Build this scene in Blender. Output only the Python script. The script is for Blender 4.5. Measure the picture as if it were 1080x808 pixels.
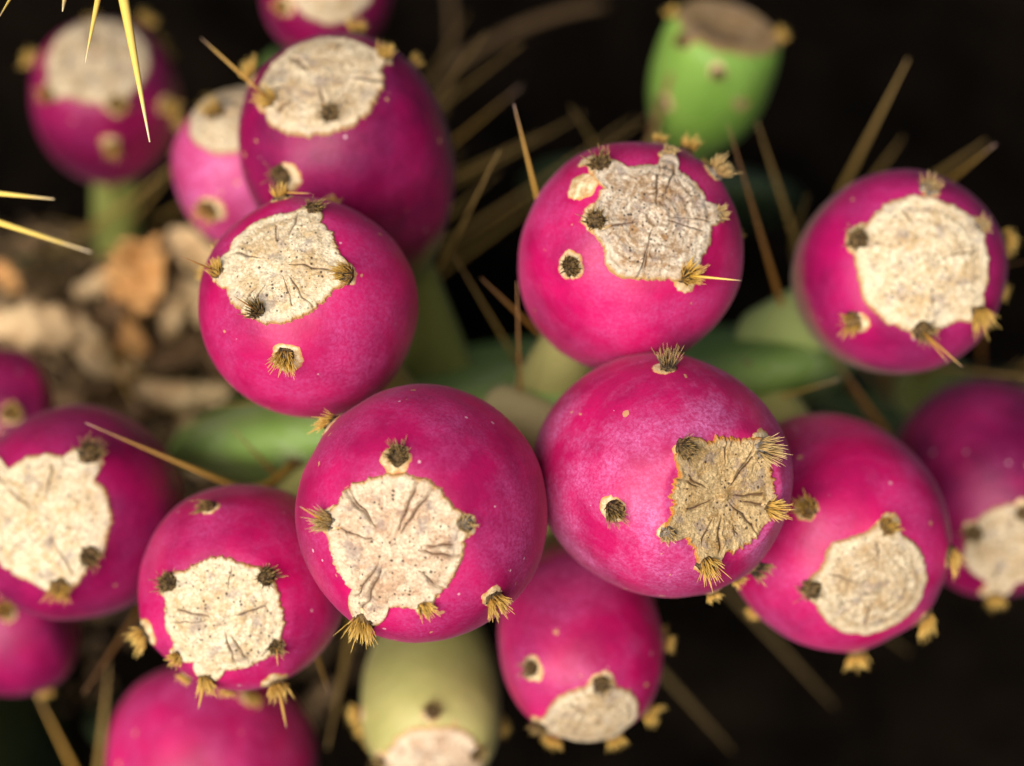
import bpy, math, random
import numpy as np
from mathutils import Vector, Matrix, noise
from mathutils.bvhtree import BVHTree

scene = bpy.context.scene
for o in list(bpy.data.objects):
    bpy.data.objects.remove(o)
col = scene.collection
random.seed(7)

# ------------------------------------------------------------------ camera
LENS, SENSOR, W, H = 85.0, 36.0, 1080.0, 808.0
D0 = 0.51                                   # distance of the plane in focus
PITCH = math.radians(60)                    # the lens looks down onto the plant
FWD = Vector((0, math.cos(PITCH), -math.sin(PITCH)))
UP = Vector((0, math.sin(PITCH), math.cos(PITCH)))
RIGHT = Vector((1, 0, 0))
GROUND_DEPTH = 0.93
CAM = Vector((0, -GROUND_DEPTH * math.cos(PITCH), GROUND_DEPTH * math.sin(PITCH)))
cam_data = bpy.data.cameras.new('camera')
cam_data.lens = LENS
cam_data.sensor_width = SENSOR
cam_data.clip_start = 0.02
cam_data.clip_end = 50
cam_data.dof.use_dof = True
cam_data.dof.focus_distance = D0 - 0.003
cam_data.dof.aperture_fstop = 4.9
cam_data.dof.aperture_blades = 9
cam = bpy.data.objects.new('camera', cam_data)
col.objects.link(cam)
cam.matrix_world = Matrix((
    (RIGHT.x, UP.x, -FWD.x, CAM.x), (RIGHT.y, UP.y, -FWD.y, CAM.y),
    (RIGHT.z, UP.z, -FWD.z, CAM.z), (0, 0, 0, 1)))
scene.camera = cam


def camdir(x, y, z):
    """a direction given as right, up, towards-viewer -> world"""
    return (RIGHT * x + UP * y - FWD * z).normalized()


def pxs(off):
    return (D0 + off) * SENSOR / LENS / W


def P(px, py, off):
    """a point off metres behind the plane in focus -> world"""
    d = D0 + off
    k = SENSOR / LENS / W * d
    return CAM + FWD * d + RIGHT * ((px - W / 2) * k) + UP * ((H / 2 - py) * k)


# ------------------------------------------------------------------ light
LDIR = camdir(-0.34, -0.14, 0.92)           # towards the sun (veiled, so large and soft)
world = bpy.data.worlds.new('World')
scene.world = world
world.use_nodes = True
wn = world.node_tree
sky = wn.nodes.new('ShaderNodeTexSky')
sky.sky_type = 'NISHITA'
sky.sun_disc = False
sky.dust_density = 6.0
sky.air_density = 0.8
sky.ozone_density = 0.6
sky.sun_elevation = math.asin(LDIR.z)
sky.sun_rotation = math.atan2(LDIR.x, LDIR.y)
bg = wn.nodes['Background']
bg.inputs['Strength'].default_value = 0.05
wn.links.new(sky.outputs[0], bg.inputs[0])
sun_data = bpy.data.lights.new('sun', 'SUN')
sun_data.energy = 3.4
sun_data.angle = math.radians(48)
sun_data.color = (1.0, 0.95, 0.88)
sun = bpy.data.objects.new('sun', sun_data)
col.objects.link(sun)
sun.rotation_euler = LDIR.to_track_quat('Z', 'Y').to_euler()
sun.location = (0, 0, 2)
vs = scene.view_settings
vs.view_transform = 'Standard'
vs.look = 'None'
vs.gamma = 1
vs.use_curve_mapping = False
vs.exposure = 0.6
scene.cycles.use_denoising = True
scene.cycles.max_bounces = 4


# ------------------------------------------------------------------ materials
class NT:
    def __init__(self, name):
        self.m = bpy.data.materials.new(name)
        self.m.use_nodes = True
        self.t = self.m.node_tree
        self.b = self.t.nodes['Principled BSDF']

    def n(self, kind, **kw):
        nd = self.t.nodes.new(kind)
        for k, v in kw.items():
            if k.startswith('i_'):
                nd.inputs[k[2:]].default_value = v
            else:
                setattr(nd, k, v)
        return nd

    def l(self, a, b):
        self.t.links.new(a, b)

    def coords(self, rnd=True):
        tc = self.n('ShaderNodeTexCoord')
        if not rnd:
            return tc.outputs['Object']
        oi = self.n('ShaderNodeObjectInfo')
        mu = self.n('ShaderNodeMath', operation='MULTIPLY')
        self.l(oi.outputs['Random'], mu.inputs[0])
        mu.inputs[1].default_value = 3.7
        ad = self.n('ShaderNodeVectorMath', operation='ADD')
        self.l(tc.outputs['Object'], ad.inputs[0])
        self.l(mu.outputs[0], ad.inputs[1])
        return ad.outputs[0]

    def noise(self, vec, scale, detail=3, rough=0.55, dist=0.0):
        nd = self.n('ShaderNodeTexNoise')
        nd.inputs['Scale'].default_value = scale
        nd.inputs['Detail'].default_value = detail
        nd.inputs['Roughness'].default_value = rough
        nd.inputs['Distortion'].default_value = dist
        self.l(vec, nd.inputs['Vector'])
        return nd.outputs['Fac']

    def ramp(self, fac, stops, mode='LINEAR'):
        nd = self.n('ShaderNodeValToRGB')
        r = nd.color_ramp
        r.interpolation = mode
        while len(r.elements) < len(stops):
            r.elements.new(0.5)
        for e, (p, c) in zip(r.elements, stops):
            e.position = p
            e.color = (c, c, c, 1) if isinstance(c, (int, float)) else (*c, 1)
        self.l(fac, nd.inputs[0])
        return nd.outputs[0]

    def mix(self, fac, a, b, mode='MIX'):
        nd = self.n('ShaderNodeMix', data_type='RGBA', blend_type=mode)
        for s, v in ((nd.inputs[0], fac), (nd.inputs[6], a), (nd.inputs[7], b)):
            if isinstance(v, (int, float)):
                s.default_value = v
            elif isinstance(v, tuple):
                s.default_value = (*v, 1)
            else:
                self.l(v, s)
        return nd.outputs[2]

    def math(self, op, a, b=0.0, clamp=False):
        nd = self.n('ShaderNodeMath', operation=op, use_clamp=clamp)
        for s, v in ((nd.inputs[0], a), (nd.inputs[1], b)):
            if isinstance(v, (int, float)):
                s.default_value = v
            else:
                self.l(v, s)
        return nd.outputs[0]

    def attr(self, name):
        return self.n('ShaderNodeAttribute', attribute_name=name).outputs['Fac']

    def bump(self, height, dist, strength=1.0):
        nd = self.n('ShaderNodeBump')
        nd.inputs['Strength'].default_value = strength
        nd.inputs['Distance'].default_value = dist
        self.l(height, nd.inputs['Height'])
        self.l(nd.outputs[0], self.b.inputs['Normal'])

    def color(self, c):
        if isinstance(c, tuple):
            self.b.inputs['Base Color'].default_value = (*c, 1)
        else:
            self.l(c, self.b.inputs['Base Color'])

    def set(self, **kw):
        for k, v in kw.items():
            self.b.inputs[k.replace('_', ' ')].default_value = v


def skin_mat(name, deep, bright, bloom, base, bloom_amt=0.66, base_at=(0.26, 0.44), sheen=0.07):
    N = NT(name)
    v = N.coords()
    c = N.mix(N.ramp(N.noise(v, 48, 4, 0.6), [(0.36, 0), (0.64, 1)]), deep, bright)
    # waxy bloom: cloudy patches broken up by a fine grain
    cloud = N.ramp(N.noise(v, 58, 5, 0.62, 0.4), [(0.40, 0.06), (0.68, 1.0)])
    grain = N.ramp(N.noise(v, 1350, 3, 0.75), [(0.40, 0.0), (0.62, 1.0)])
    f = N.math('MULTIPLY', N.math('MULTIPLY', cloud, N.math('ADD', N.math('MULTIPLY', grain, 0.75), 0.3)), bloom_amt, True)
    c = N.mix(f, c, bloom)
    # dry tan flecks and pale dust specks
    vo = N.n('ShaderNodeTexVoronoi')
    vo.inputs['Scale'].default_value = 230
    dv = N.n('ShaderNodeVectorMath', operation='ADD')
    wob = N.n('ShaderNodeTexNoise')
    wob.inputs['Scale'].default_value = 900
    N.l(v, wob.inputs['Vector'])
    sc = N.n('ShaderNodeVectorMath', operation='SCALE')
    N.l(wob.outputs['Color'], sc.inputs[0])
    sc.inputs['Scale'].default_value = 0.0016
    N.l(v, dv.inputs[0])
    N.l(sc.outputs[0], dv.inputs[1])
    N.l(dv.outputs[0], vo.inputs['Vector'])
    sep = N.n('ShaderNodeSeparateColor')
    N.l(vo.outputs['Color'], sep.inputs[0])
    zone = N.ramp(N.noise(v, 45, 2), [(0.46, 0.09), (0.62, 0.40)])
    size = N.math('MULTIPLY', sep.outputs[1], 0.17)
    fl = N.math('MULTIPLY', N.math('LESS_THAN', vo.outputs['Distance'], size), N.math('LESS_THAN', sep.outputs[0], zone))
    c = N.mix(N.math('MULTIPLY', fl, 0.85), c, (0.55, 0.30, 0.13))
    vo2 = N.n('ShaderNodeTexVoronoi')
    vo2.inputs['Scale'].default_value = 420
    N.l(v, vo2.inputs['Vector'])
    sep2 = N.n('ShaderNodeSeparateColor')
    N.l(vo2.outputs['Color'], sep2.inputs[0])
    du = N.math('MULTIPLY', N.math('LESS_THAN', vo2.outputs['Distance'], N.math('MULTIPLY', sep2.outputs[2], 0.2)), N.math('LESS_THAN', sep2.outputs[0], 0.07))
    c = N.mix(N.math('MULTIPLY', du, 0.6), c, (0.75, 0.5, 0.55))
    # the neck ripens last
    up = N.math('ADD', N.attr('up'), N.math('MULTIPLY', N.math('SUBTRACT', N.noise(v, 90, 3), 0.5), 0.16))
    c = N.mix(N.ramp(up, [(base_at[0], 1), (base_at[1], 0)]), c, base)
    N.color(c)
    N.set(Roughness=0.5, Sheen_Weight=sheen, Sheen_Roughness=0.3)
    N.b.inputs['Specular IOR Level'].default_value = 0.3
    N.b.inputs['Sheen Tint'].default_value = (1.0, 0.78, 0.95, 1)
    hgt = N.math('ADD', N.math('MULTIPLY', N.noise(v, 1300, 3, 0.6), 0.6), N.noise(v, 260, 3, 0.5))
    N.bump(hgt, 0.00022, 0.6)
    return N.m


def scar_mat(name, light, tan, edge, ring=0.3, speck=0.5, rough=1.0):
    N = NT(name)
    v = N.coords()
    rho = N.attr('rho')
    c = N.mix(N.ramp(N.noise(v, 210, 6, 0.75, 0.8), [(0.42, 0), (0.60, 1)]), tuple(min(0.95, x * 1.06) for x in light), tan)
    c = N.mix(N.math('MULTIPLY', N.ramp(N.noise(v, 520, 4, 0.7), [(0.45, 0), (0.62, 1)]), 0.45), c, light)
    # growth rings round the middle
    wob = N.math('ADD', N.math('MULTIPLY', rho, 42), N.math('MULTIPLY', N.noise(v, 130, 3), 16))
    rings = N.ramp(N.math('SINE', wob), [(0.2, 0), (0.9, 1)])
    c = N.mix(N.math('MULTIPLY', rings, ring), c, tan)
    fib = N.ramp(N.noise(v, 1500, 4, 0.75), [(0.44, 0.0), (0.60, 0.6)])
    c = N.mix(fib, c, tuple(x * 0.55 for x in tan))
    # grey lichen-like blotches
    c = N.mix(N.math('MULTIPLY', N.ramp(N.noise(v, 240, 4, 0.6), [(0.54, 0), (0.66, 1)]), 0.55), c, (0.27, 0.21, 0.20))
    # black pin-prick specks
    vo = N.n('ShaderNodeTexVoronoi')
    vo.inputs['Scale'].default_value = 1250
    N.l(v, vo.inputs['Vector'])
    sep = N.n('ShaderNodeSeparateColor')
    N.l(vo.outputs['Color'], sep.inputs[0])
    zone = N.ramp(N.noise(v, 220, 3), [(0.42, 0.12), (0.62, speck + 0.2)])
    sp = N.math('MULTIPLY', N.math('LESS_THAN', vo.outputs['Distance'], N.math('MULTIPLY', sep.outputs[1], 0.42)),
                N.math('LESS_THAN', sep.outputs[0], zone))
    c = N.mix(N.math('MULTIPLY', sp, 0.85), c, (0.045, 0.03, 0.025))
    # darker brown along the cracks, orange-brown torn margin
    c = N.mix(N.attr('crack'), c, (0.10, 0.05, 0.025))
    er = N.math('ADD', rho, N.math('MULTIPLY', N.math('SUBTRACT', N.noise(v, 420, 3), 0.5), 0.10))
    c = N.mix(N.ramp(er, [(0.78, 0), (0.88, 0.4), (0.93, 0.2)]), c, tuple(min(1, x * 1.05) for x in light))
    c = N.mix(N.ramp(er, [(0.925, 0), (0.975, 0.9)]), c, edge)
    N.color(c)
    N.set(Roughness=0.85)
    N.b.inputs['Specular IOR Level'].default_value = 0.2
    hgt = N.math('ADD', N.math('MULTIPLY', N.noise(v, 800, 5, 0.75, 1.5), 0.8), N.math('MULTIPLY', N.noise(v, 2600, 3, 0.7), 0.45))
    hgt = N.math('SUBTRACT', hgt, N.math('MULTIPLY', sp, 0.5))
    N.bump(hgt, 0.0008 * rough, 0.85)
    return N.m


M = {}
MAG = dict(deep=(0.27, 0.0001, 0.058), bright=(0.48, 0.0002, 0.093), bloom=(0.52, 0.085, 0.27), base=(0.40, 0.36, 0.13))
M['skin'] = skin_mat('ripe_magenta_skin', **MAG)
M['skin_pale'] = skin_mat('ripe_pale_bloom_skin', MAG['deep'], MAG['bright'], (0.57, 0.15, 0.36), (0.50, 0.42, 0.20), 0.95)
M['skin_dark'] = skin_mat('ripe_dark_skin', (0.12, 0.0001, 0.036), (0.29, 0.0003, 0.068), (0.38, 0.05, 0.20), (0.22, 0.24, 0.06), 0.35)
M['skin_blush'] = skin_mat('blushed_skin', (0.19, 0.0005, 0.052), (0.38, 0.001, 0.092), (0.45, 0.07, 0.25), (0.40, 0.46, 0.16), 0.4, (0.40, 0.74))
M['skin_green'] = skin_mat('unripe_green_skin', (0.14, 0.27, 0.035), (0.20, 0.36, 0.05), (0.30, 0.42, 0.14), (0.18, 0.30, 0.05), 0.35, sheen=0.05)
M['skin_tan'] = skin_mat('unripe_tan_skin', (0.30, 0.29, 0.09), (0.40, 0.36, 0.13), (0.45, 0.40, 0.2), (0.28, 0.25, 0.10), 0.4, sheen=0.05)
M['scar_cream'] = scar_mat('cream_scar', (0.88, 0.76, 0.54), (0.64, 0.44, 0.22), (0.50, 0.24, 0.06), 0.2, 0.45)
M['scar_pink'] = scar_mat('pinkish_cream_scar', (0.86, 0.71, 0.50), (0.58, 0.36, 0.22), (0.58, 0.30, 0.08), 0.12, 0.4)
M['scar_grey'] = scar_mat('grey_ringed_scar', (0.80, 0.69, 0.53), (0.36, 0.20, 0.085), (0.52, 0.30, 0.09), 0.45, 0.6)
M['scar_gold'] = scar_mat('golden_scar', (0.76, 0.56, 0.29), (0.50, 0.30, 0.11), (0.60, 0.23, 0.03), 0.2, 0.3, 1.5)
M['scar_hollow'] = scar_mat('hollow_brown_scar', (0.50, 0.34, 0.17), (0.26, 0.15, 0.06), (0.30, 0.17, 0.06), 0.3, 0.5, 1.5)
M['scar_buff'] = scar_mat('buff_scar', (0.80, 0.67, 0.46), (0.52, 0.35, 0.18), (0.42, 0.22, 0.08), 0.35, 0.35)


def simple(name, a, b, scale, rough=0.7, bump=0.0, bscale=None, spec=0.3, rnd=True):
    N = NT(name)
    v = N.coords(rnd)
    N.color(N.mix(N.ramp(N.noise(v, scale, 4, 0.6), [(0.35, 0), (0.65, 1)]), a, b))
    N.set(Roughness=rough)
    N.b.inputs['Specular IOR Level'].default_value = spec
    if bump:
        N.bump(N.noise(v, bscale or scale * 3, 4, 0.6), bump, 0.8)
    return N.m


M['felt'] = simple('dark_areole_felt', (0.018, 0.014, 0.012), (0.20, 0.125, 0.055), 900, 0.95, 0.0006, 2200, 0.1)
M['felt_grey'] = simple('grey_areole_felt', (0.05, 0.04, 0.035), (0.34, 0.28, 0.21), 800, 0.95, 0.0006, 2200, 0.1)
M['spine_bg'] = simple('dull_spine', (0.28, 0.15, 0.03), (0.42, 0.26, 0.06), 120, 0.55)


def along_mat(name, stops, rough=0.5):
    N = NT(name)
    v = N.coords()
    t = N.math('ADD', N.attr('t'), N.math('MULTIPLY', N.math('SUBTRACT', N.noise(v, 300, 3), 0.5), 0.2))
    N.color(N.ramp(t, stops))
    N.set(Roughness=rough)
    N.b.inputs['Specular IOR Level'].default_value = 0.35
    return N.m


M['bristle'] = along_mat('golden_bristles', [(0.0, (0.05, 0.03, 0.015)), (0.3, (0.46, 0.25, 0.04)), (1.0, (0.80, 0.55, 0.15))])
M['bristle_tan'] = along_mat('tan_bristles', [(0.0, (0.04, 0.028, 0.018)), (0.35, (0.36, 0.22, 0.07)), (1.0, (0.74, 0.54, 0.24))])
M['bristle_dark'] = along_mat('dark_bristles', [(0.0, (0.012, 0.01, 0.01)), (0.4, (0.08, 0.05, 0.02)), (1.0, (0.55, 0.36, 0.12))])
M['spine'] = along_mat('amber_spine', [(0.0, (0.24, 0.11, 0.02)), (0.4, (0.46, 0.24, 0.035)), (0.85, (0.60, 0.36, 0.10)), (1.0, (0.55, 0.36, 0.28))], 0.4)
M['spine_pale'] = along_mat('pale_yellow_spine', [(0.0, (0.45, 0.25, 0.03)), (0.3, (0.72, 0.46, 0.07)), (0.85, (0.78, 0.56, 0.14)), (1.0, (0.7, 0.55, 0.35))], 0.4)
M['spine_rust'] = along_mat('rusty_spine', [(0.0, (0.16, 0.06, 0.015)), (0.5, (0.34, 0.15, 0.03)), (1.0, (0.40, 0.22, 0.10))], 0.5)
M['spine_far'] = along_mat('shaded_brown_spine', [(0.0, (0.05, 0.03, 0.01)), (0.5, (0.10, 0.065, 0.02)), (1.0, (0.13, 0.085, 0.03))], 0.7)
M['spine_dull'] = along_mat('dull_olive_spine', [(0.0, (0.12, 0.07, 0.02)), (0.5, (0.26, 0.16, 0.04)), (1.0, (0.34, 0.22, 0.08))], 0.6)


def cork_mat():
    N = NT('pale_cork')
    v = N.coords()
    rho = N.math('ADD', N.attr('rho'), N.math('MULTIPLY', N.math('SUBTRACT', N.noise(v, 900, 3), 0.5), 0.45))
    c = N.mix(N.ramp(N.noise(v, 500, 5, 0.7), [(0.36, 0), (0.6, 1)]), (0.78, 0.64, 0.40), (0.42, 0.25, 0.10))
    c = N.mix(N.ramp(rho, [(0.78, 0), (0.95, 0.9)]), c, (0.52, 0.22, 0.04))
    N.color(c)
    N.set(Roughness=0.85)
    N.bump(N.noise(v, 1500, 4), 0.0003, 0.7)
    return N.m


M['cork'] = cork_mat()


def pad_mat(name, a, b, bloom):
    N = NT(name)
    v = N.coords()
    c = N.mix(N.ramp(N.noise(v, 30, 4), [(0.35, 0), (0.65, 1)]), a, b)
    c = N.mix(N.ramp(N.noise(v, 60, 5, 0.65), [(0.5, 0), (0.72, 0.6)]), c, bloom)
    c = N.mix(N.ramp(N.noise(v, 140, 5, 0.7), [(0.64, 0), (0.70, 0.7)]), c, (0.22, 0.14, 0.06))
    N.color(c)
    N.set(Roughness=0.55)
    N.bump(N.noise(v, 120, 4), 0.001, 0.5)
    return N.m


M['pad'] = pad_mat('green_pad', (0.19, 0.31, 0.06), (0.27, 0.39, 0.11), (0.38, 0.43, 0.27))
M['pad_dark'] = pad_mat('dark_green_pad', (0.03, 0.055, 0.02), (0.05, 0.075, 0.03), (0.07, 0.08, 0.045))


# ------------------------------------------------------------------ mesh helpers
def mesh_obj(name, verts, faces, mat, parent=None, attrs=None, smooth=True, loc=None):
    me = bpy.data.meshes.new(name)
    me.from_pydata([tuple(v) for v in verts], [], faces)
    if attrs:
        for k, vals in attrs.items():
            a = me.attributes.new(k, 'FLOAT', 'POINT')
            a.data.foreach_set('value', np.asarray(vals, dtype=np.float32))
    if smooth:
        me.polygons.foreach_set('use_smooth', [True] * len(me.polygons))
    me.materials.append(mat)
    me.update()
    o = bpy.data.objects.new(name, me)
    col.objects.link(o)
    if parent is not None:
        o.parent = parent
    if loc is not None:
        o.location = loc
    return o


def ring_faces(nr, nt, off=0):
    f = []
    for i in range(nr - 1):
        for j in range(nt):
            a = off + i * nt + j
            b = off + i * nt + (j + 1) % nt
            f.append((a, b, b + nt, a + nt))
    return f


def tag(o, label, cat, group=None, kind=None):
    if label:
        o['label'] = label
    if cat:
        o['category'] = cat
    if group:
        o['group'] = group
    if kind:
        o['kind'] = kind
    return o


def perp(n):
    a = Vector((1, 0, 0)) if abs(n.x) < 0.8 else Vector((0, 1, 0))
    u = n.cross(a).normalized()
    return u, n.cross(u).normalized()


def tube(points, radii, sides=8, cap=True):
    """tapered tube; returns verts, faces, t"""
    vs_, fs, ts = [], [], []
    k = len(points)
    for i, p in enumerate(points):
        q0, q1 = points[max(i - 1, 0)], points[min(i + 1, k - 1)]
        d = (q1 - q0).normalized()
        u, w = perp(d)
        for j in range(sides):
            a = 2 * math.pi * j / sides
            vs_.append(p + (u * math.cos(a) + w * math.sin(a)) * radii[i])
            ts.append(i / (k - 1))
    fs = ring_faces(k, sides)
    if cap:
        fs.append(tuple(range(sides - 1, -1, -1)))
        fs.append(tuple(range((k - 1) * sides, k * sides)))
    return vs_, fs, ts


def nz(x, y, z, s=1.0, seed=0.0):
    return noise.noise(Vector((x * s + seed * 7.31, y * s - seed * 3.17, z * s + seed * 1.73)))


# ------------------------------------------------------------------ ground
mound_c = P(115, 350, 0.19)


def ground_z(x, y):
    z = 0.0
    d = math.hypot((x - mound_c.x + 0.03) / 0.13, (y - mound_c.y) / 0.12)
    z += (mound_c.z - 0.004) * math.exp(-d ** 2.4)
    z += 0.012 * nz(x, y, 0, 9, 1) + 0.006 * nz(x, y, 0, 31, 2) + 0.003 * nz(x, y, 0, 90, 3)
    return z


def build_ground():
    xs = sorted(set([round(-0.6 + 0.009 * i, 4) for i in range(134)] + [-30, -8, -3, -1.5, -0.9, 0.9, 1.5, 3, 8, 30]))
    ys = xs
    V = [(x, y, ground_z(x, y) if abs(x) < 1 and abs(y) < 1 else 0.0) for y in ys for x in xs]
    n = len(xs)
    F = [(j * n + i, j * n + i + 1, (j + 1) * n + i + 1, (j + 1) * n + i) for j in range(n - 1) for i in range(n - 1)]
    N = NT('dark_soil')
    v = N.coords(False)
    c = N.mix(N.ramp(N.noise(v, 45, 5, 0.7), [(0.35, 0), (0.7, 1)]), (0.003, 0.0025, 0.002), (0.013, 0.009, 0.006))
    N.color(c)
    N.set(Roughness=0.95)
    N.b.inputs['Specular IOR Level'].default_value = 0.0
    N.bump(N.noise(v, 200, 6, 0.7), 0.006, 0.9)
    o = mesh_obj('ground', V, F, N.m)
    o['kind'] = 'structure'
    o['label'] = 'dark shaded soil under the cactus'
    return o


build_ground()


# ------------------------------------------------------------------ cactus pads
PADS = {}


def make_pad(key, c, nrm, up, hw, hl, th, label, mat, seed, e=2.5):
    n = nrm.normalized()
    u = (up - n * up.dot(n)).normalized()
    s = u.cross(n).normalized()
    base = c - u * hl
    root = bpy.data.objects.new('cactus_pad', None)
    root.empty_display_size = 0.02
    col.objects.link(root)
    root.matrix_world = Matrix(((s.x, n.x, u.x, base.x), (s.y, n.y, u.y, base.y), (s.z, n.z, u.z, base.z), (0, 0, 0, 1)))
    nt, nr = 96, 22
    V = []
    for i in range(2 * nr - 1):
        side = 1 if i < nr else -1
        rho = i / (nr - 1) if i < nr else (2 * nr - 2 - i) / (nr - 1)
        rho = rho ** 0.7
        for j in range(nt):
            a = 2 * math.pi * j / nt
            ca, sa = math.cos(a), math.sin(a)
            r = 1.0 / (abs(ca) ** e + abs(sa) ** e) ** (1 / e)
            x, z = r * ca * hw * rho, r * sa * hl * rho
            x *= 1 + 0.18 * (z / hl) - 0.10 * (1 - z / hl) * 0.5
            wob = 1 + 0.03 * nz(ca, sa, 0, 1.4, seed)
            t = th * 0.5 * max(0.0, 1 - rho ** 5) ** 0.5 * (0.72 + 0.28 * (1 - rho * rho))
            t *= 1 + 0.10 * nz(x, z, side, 25, seed)
            V.append((x * wob, side * t + 0.005 * nz(x, z, 0, 10, seed + 2), z * wob + hl))
    F = ring_faces(2 * nr - 1, nt)
    body = mesh_obj('pad_body', V, F, mat, root)
    bpy.context.view_layer.update()
    mw = root.matrix_world
    bvh = BVHTree.FromPolygons([mw @ Vector(v) for v in V], F)
    tag(root, label, 'cactus pad', 'pads of the prickly pear plant')
    PADS[key] = dict(root=root, bvh=bvh, inv=mw.inverted())
    return root


CD = lambda x, y, z: Vector(camdir(x, y, z))
make_pad('A', P(530, 425, 0.064 + 0.18), CD(-0.14, 0.985, 0), CD(0.03, 0, 1), 0.090, 0.18, 0.034,
         'broad green cactus pad carrying the pair of fruits in front of its rim', M['pad'], 1, 3.2)
make_pad('D', P(335, 240, 0.125 + 0.15), CD(1, 0.1, 0), CD(0, 0, 1), 0.048, 0.15, 0.024,
         'cactus pad hidden behind the two overlapping upper fruits', M['pad'], 2)
make_pad('E', P(125, 285, 0.200 + 0.09), CD(-0.1, 1, 0), CD(0, 0, 1), 0.026, 0.09, 0.016,
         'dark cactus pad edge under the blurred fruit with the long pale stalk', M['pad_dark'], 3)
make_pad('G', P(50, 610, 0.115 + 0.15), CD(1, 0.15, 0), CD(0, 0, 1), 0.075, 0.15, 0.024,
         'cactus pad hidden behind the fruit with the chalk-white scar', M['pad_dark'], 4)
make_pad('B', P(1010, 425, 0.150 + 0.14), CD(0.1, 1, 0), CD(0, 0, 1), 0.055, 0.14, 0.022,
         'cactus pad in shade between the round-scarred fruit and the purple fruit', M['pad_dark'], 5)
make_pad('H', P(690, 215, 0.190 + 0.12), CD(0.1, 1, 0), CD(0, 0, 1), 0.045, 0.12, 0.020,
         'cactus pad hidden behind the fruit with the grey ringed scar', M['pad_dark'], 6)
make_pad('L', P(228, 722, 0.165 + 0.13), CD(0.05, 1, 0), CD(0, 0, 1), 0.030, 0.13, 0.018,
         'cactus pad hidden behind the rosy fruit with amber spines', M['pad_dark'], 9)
make_pad('J', P(-110, -150, 0.0) - CD(0.35, -0.35, 1) * 0.21, CD(0.7, 0.7, 0), CD(0.35, -0.35, 1), 0.05, 0.21, 0.022,
         'cactus pad just above the scene bearing long pale yellow spines', M['pad'], 7)
make_pad('K', P(-130, 215, -0.005) - CD(0.5, 0, 1) * 0.21, CD(0, 1, 0), CD(0.5, 0, 1), 0.035, 0.21, 0.016,
         'cactus pad beside the litter bearing two pale yellow spines', M['pad'], 8)


# ------------------------------------------------------------------ areoles
def bristle_mesh(n, length, spread, base_r, direction, nrm, rng, thick=0.00013):
    V, F, T = [], [], []
    u, w = perp(nrm)
    for _ in range(n):
        a, rr = rng.uniform(0, 6.283), base_r * math.sqrt(rng.random())
        p0 = (u * math.cos(a) + w * math.sin(a)) * rr
        d = (direction + (u * math.cos(a) + w * math.sin(a)) * (rr / base_r) * spread
             + Vector((rng.gauss(0, 1), rng.gauss(0, 1), rng.gauss(0, 1))) * spread * 0.3).normalized()
        L = length * rng.choice([0.5, 0.8, 1.0, 1.0, 1.35]) * rng.uniform(0.7, 1.15)
        pts = [p0, p0 + d * L * 0.55, p0 + d * L + nrm * (-0.06 * L)]
        tv, tf, tt = tube(pts, [thick * rng.uniform(0.8, 1.5), thick, thick * 0.25], 4, False)
        o = len(V)
        V += tv
        T += tt
        F += [tuple(i + o for i in f) for f in tf]
    return V, F, T


def cork_patch(name, parent, p, loc, u, w, nrm, size, bvh, rng, seed):
    """a thin scab of cork hugging the skin"""
    nr, nt = 6, 30
    V, R_ = [], []
    cs = rng.uniform(0.9, 1.3)
    off = (u * rng.uniform(-1, 1) + w * rng.uniform(-1, 1)) * size * 0.28
    for i in range(nr):
        f = i / (nr - 1)
        for j in range(nt):
            a = 2 * math.pi * j / nt
            rr = size * cs * f * (1 + 0.26 * nz(math.cos(a), math.sin(a), 0, 1.3, seed) + 0.16 * nz(math.cos(a), math.sin(a), 0, 4, seed))
            q = p + off + (u * math.cos(a) + w * math.sin(a)) * rr
            hit = bvh.ray_cast(q + nrm * size * 3, -nrm, size * 8)
            h = hit[0] if hit[0] else q
            lift = 0.00022 + 0.00012 * nz(q.x, q.y, q.z, 1500, seed) if f < 0.95 else -0.00008
            V.append(h + nrm * lift - p)
            R_.append(f)
    return mesh_obj(name, V, ring_faces(nr, nt), M['cork'], parent, {'rho': R_}, loc=loc)


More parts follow.
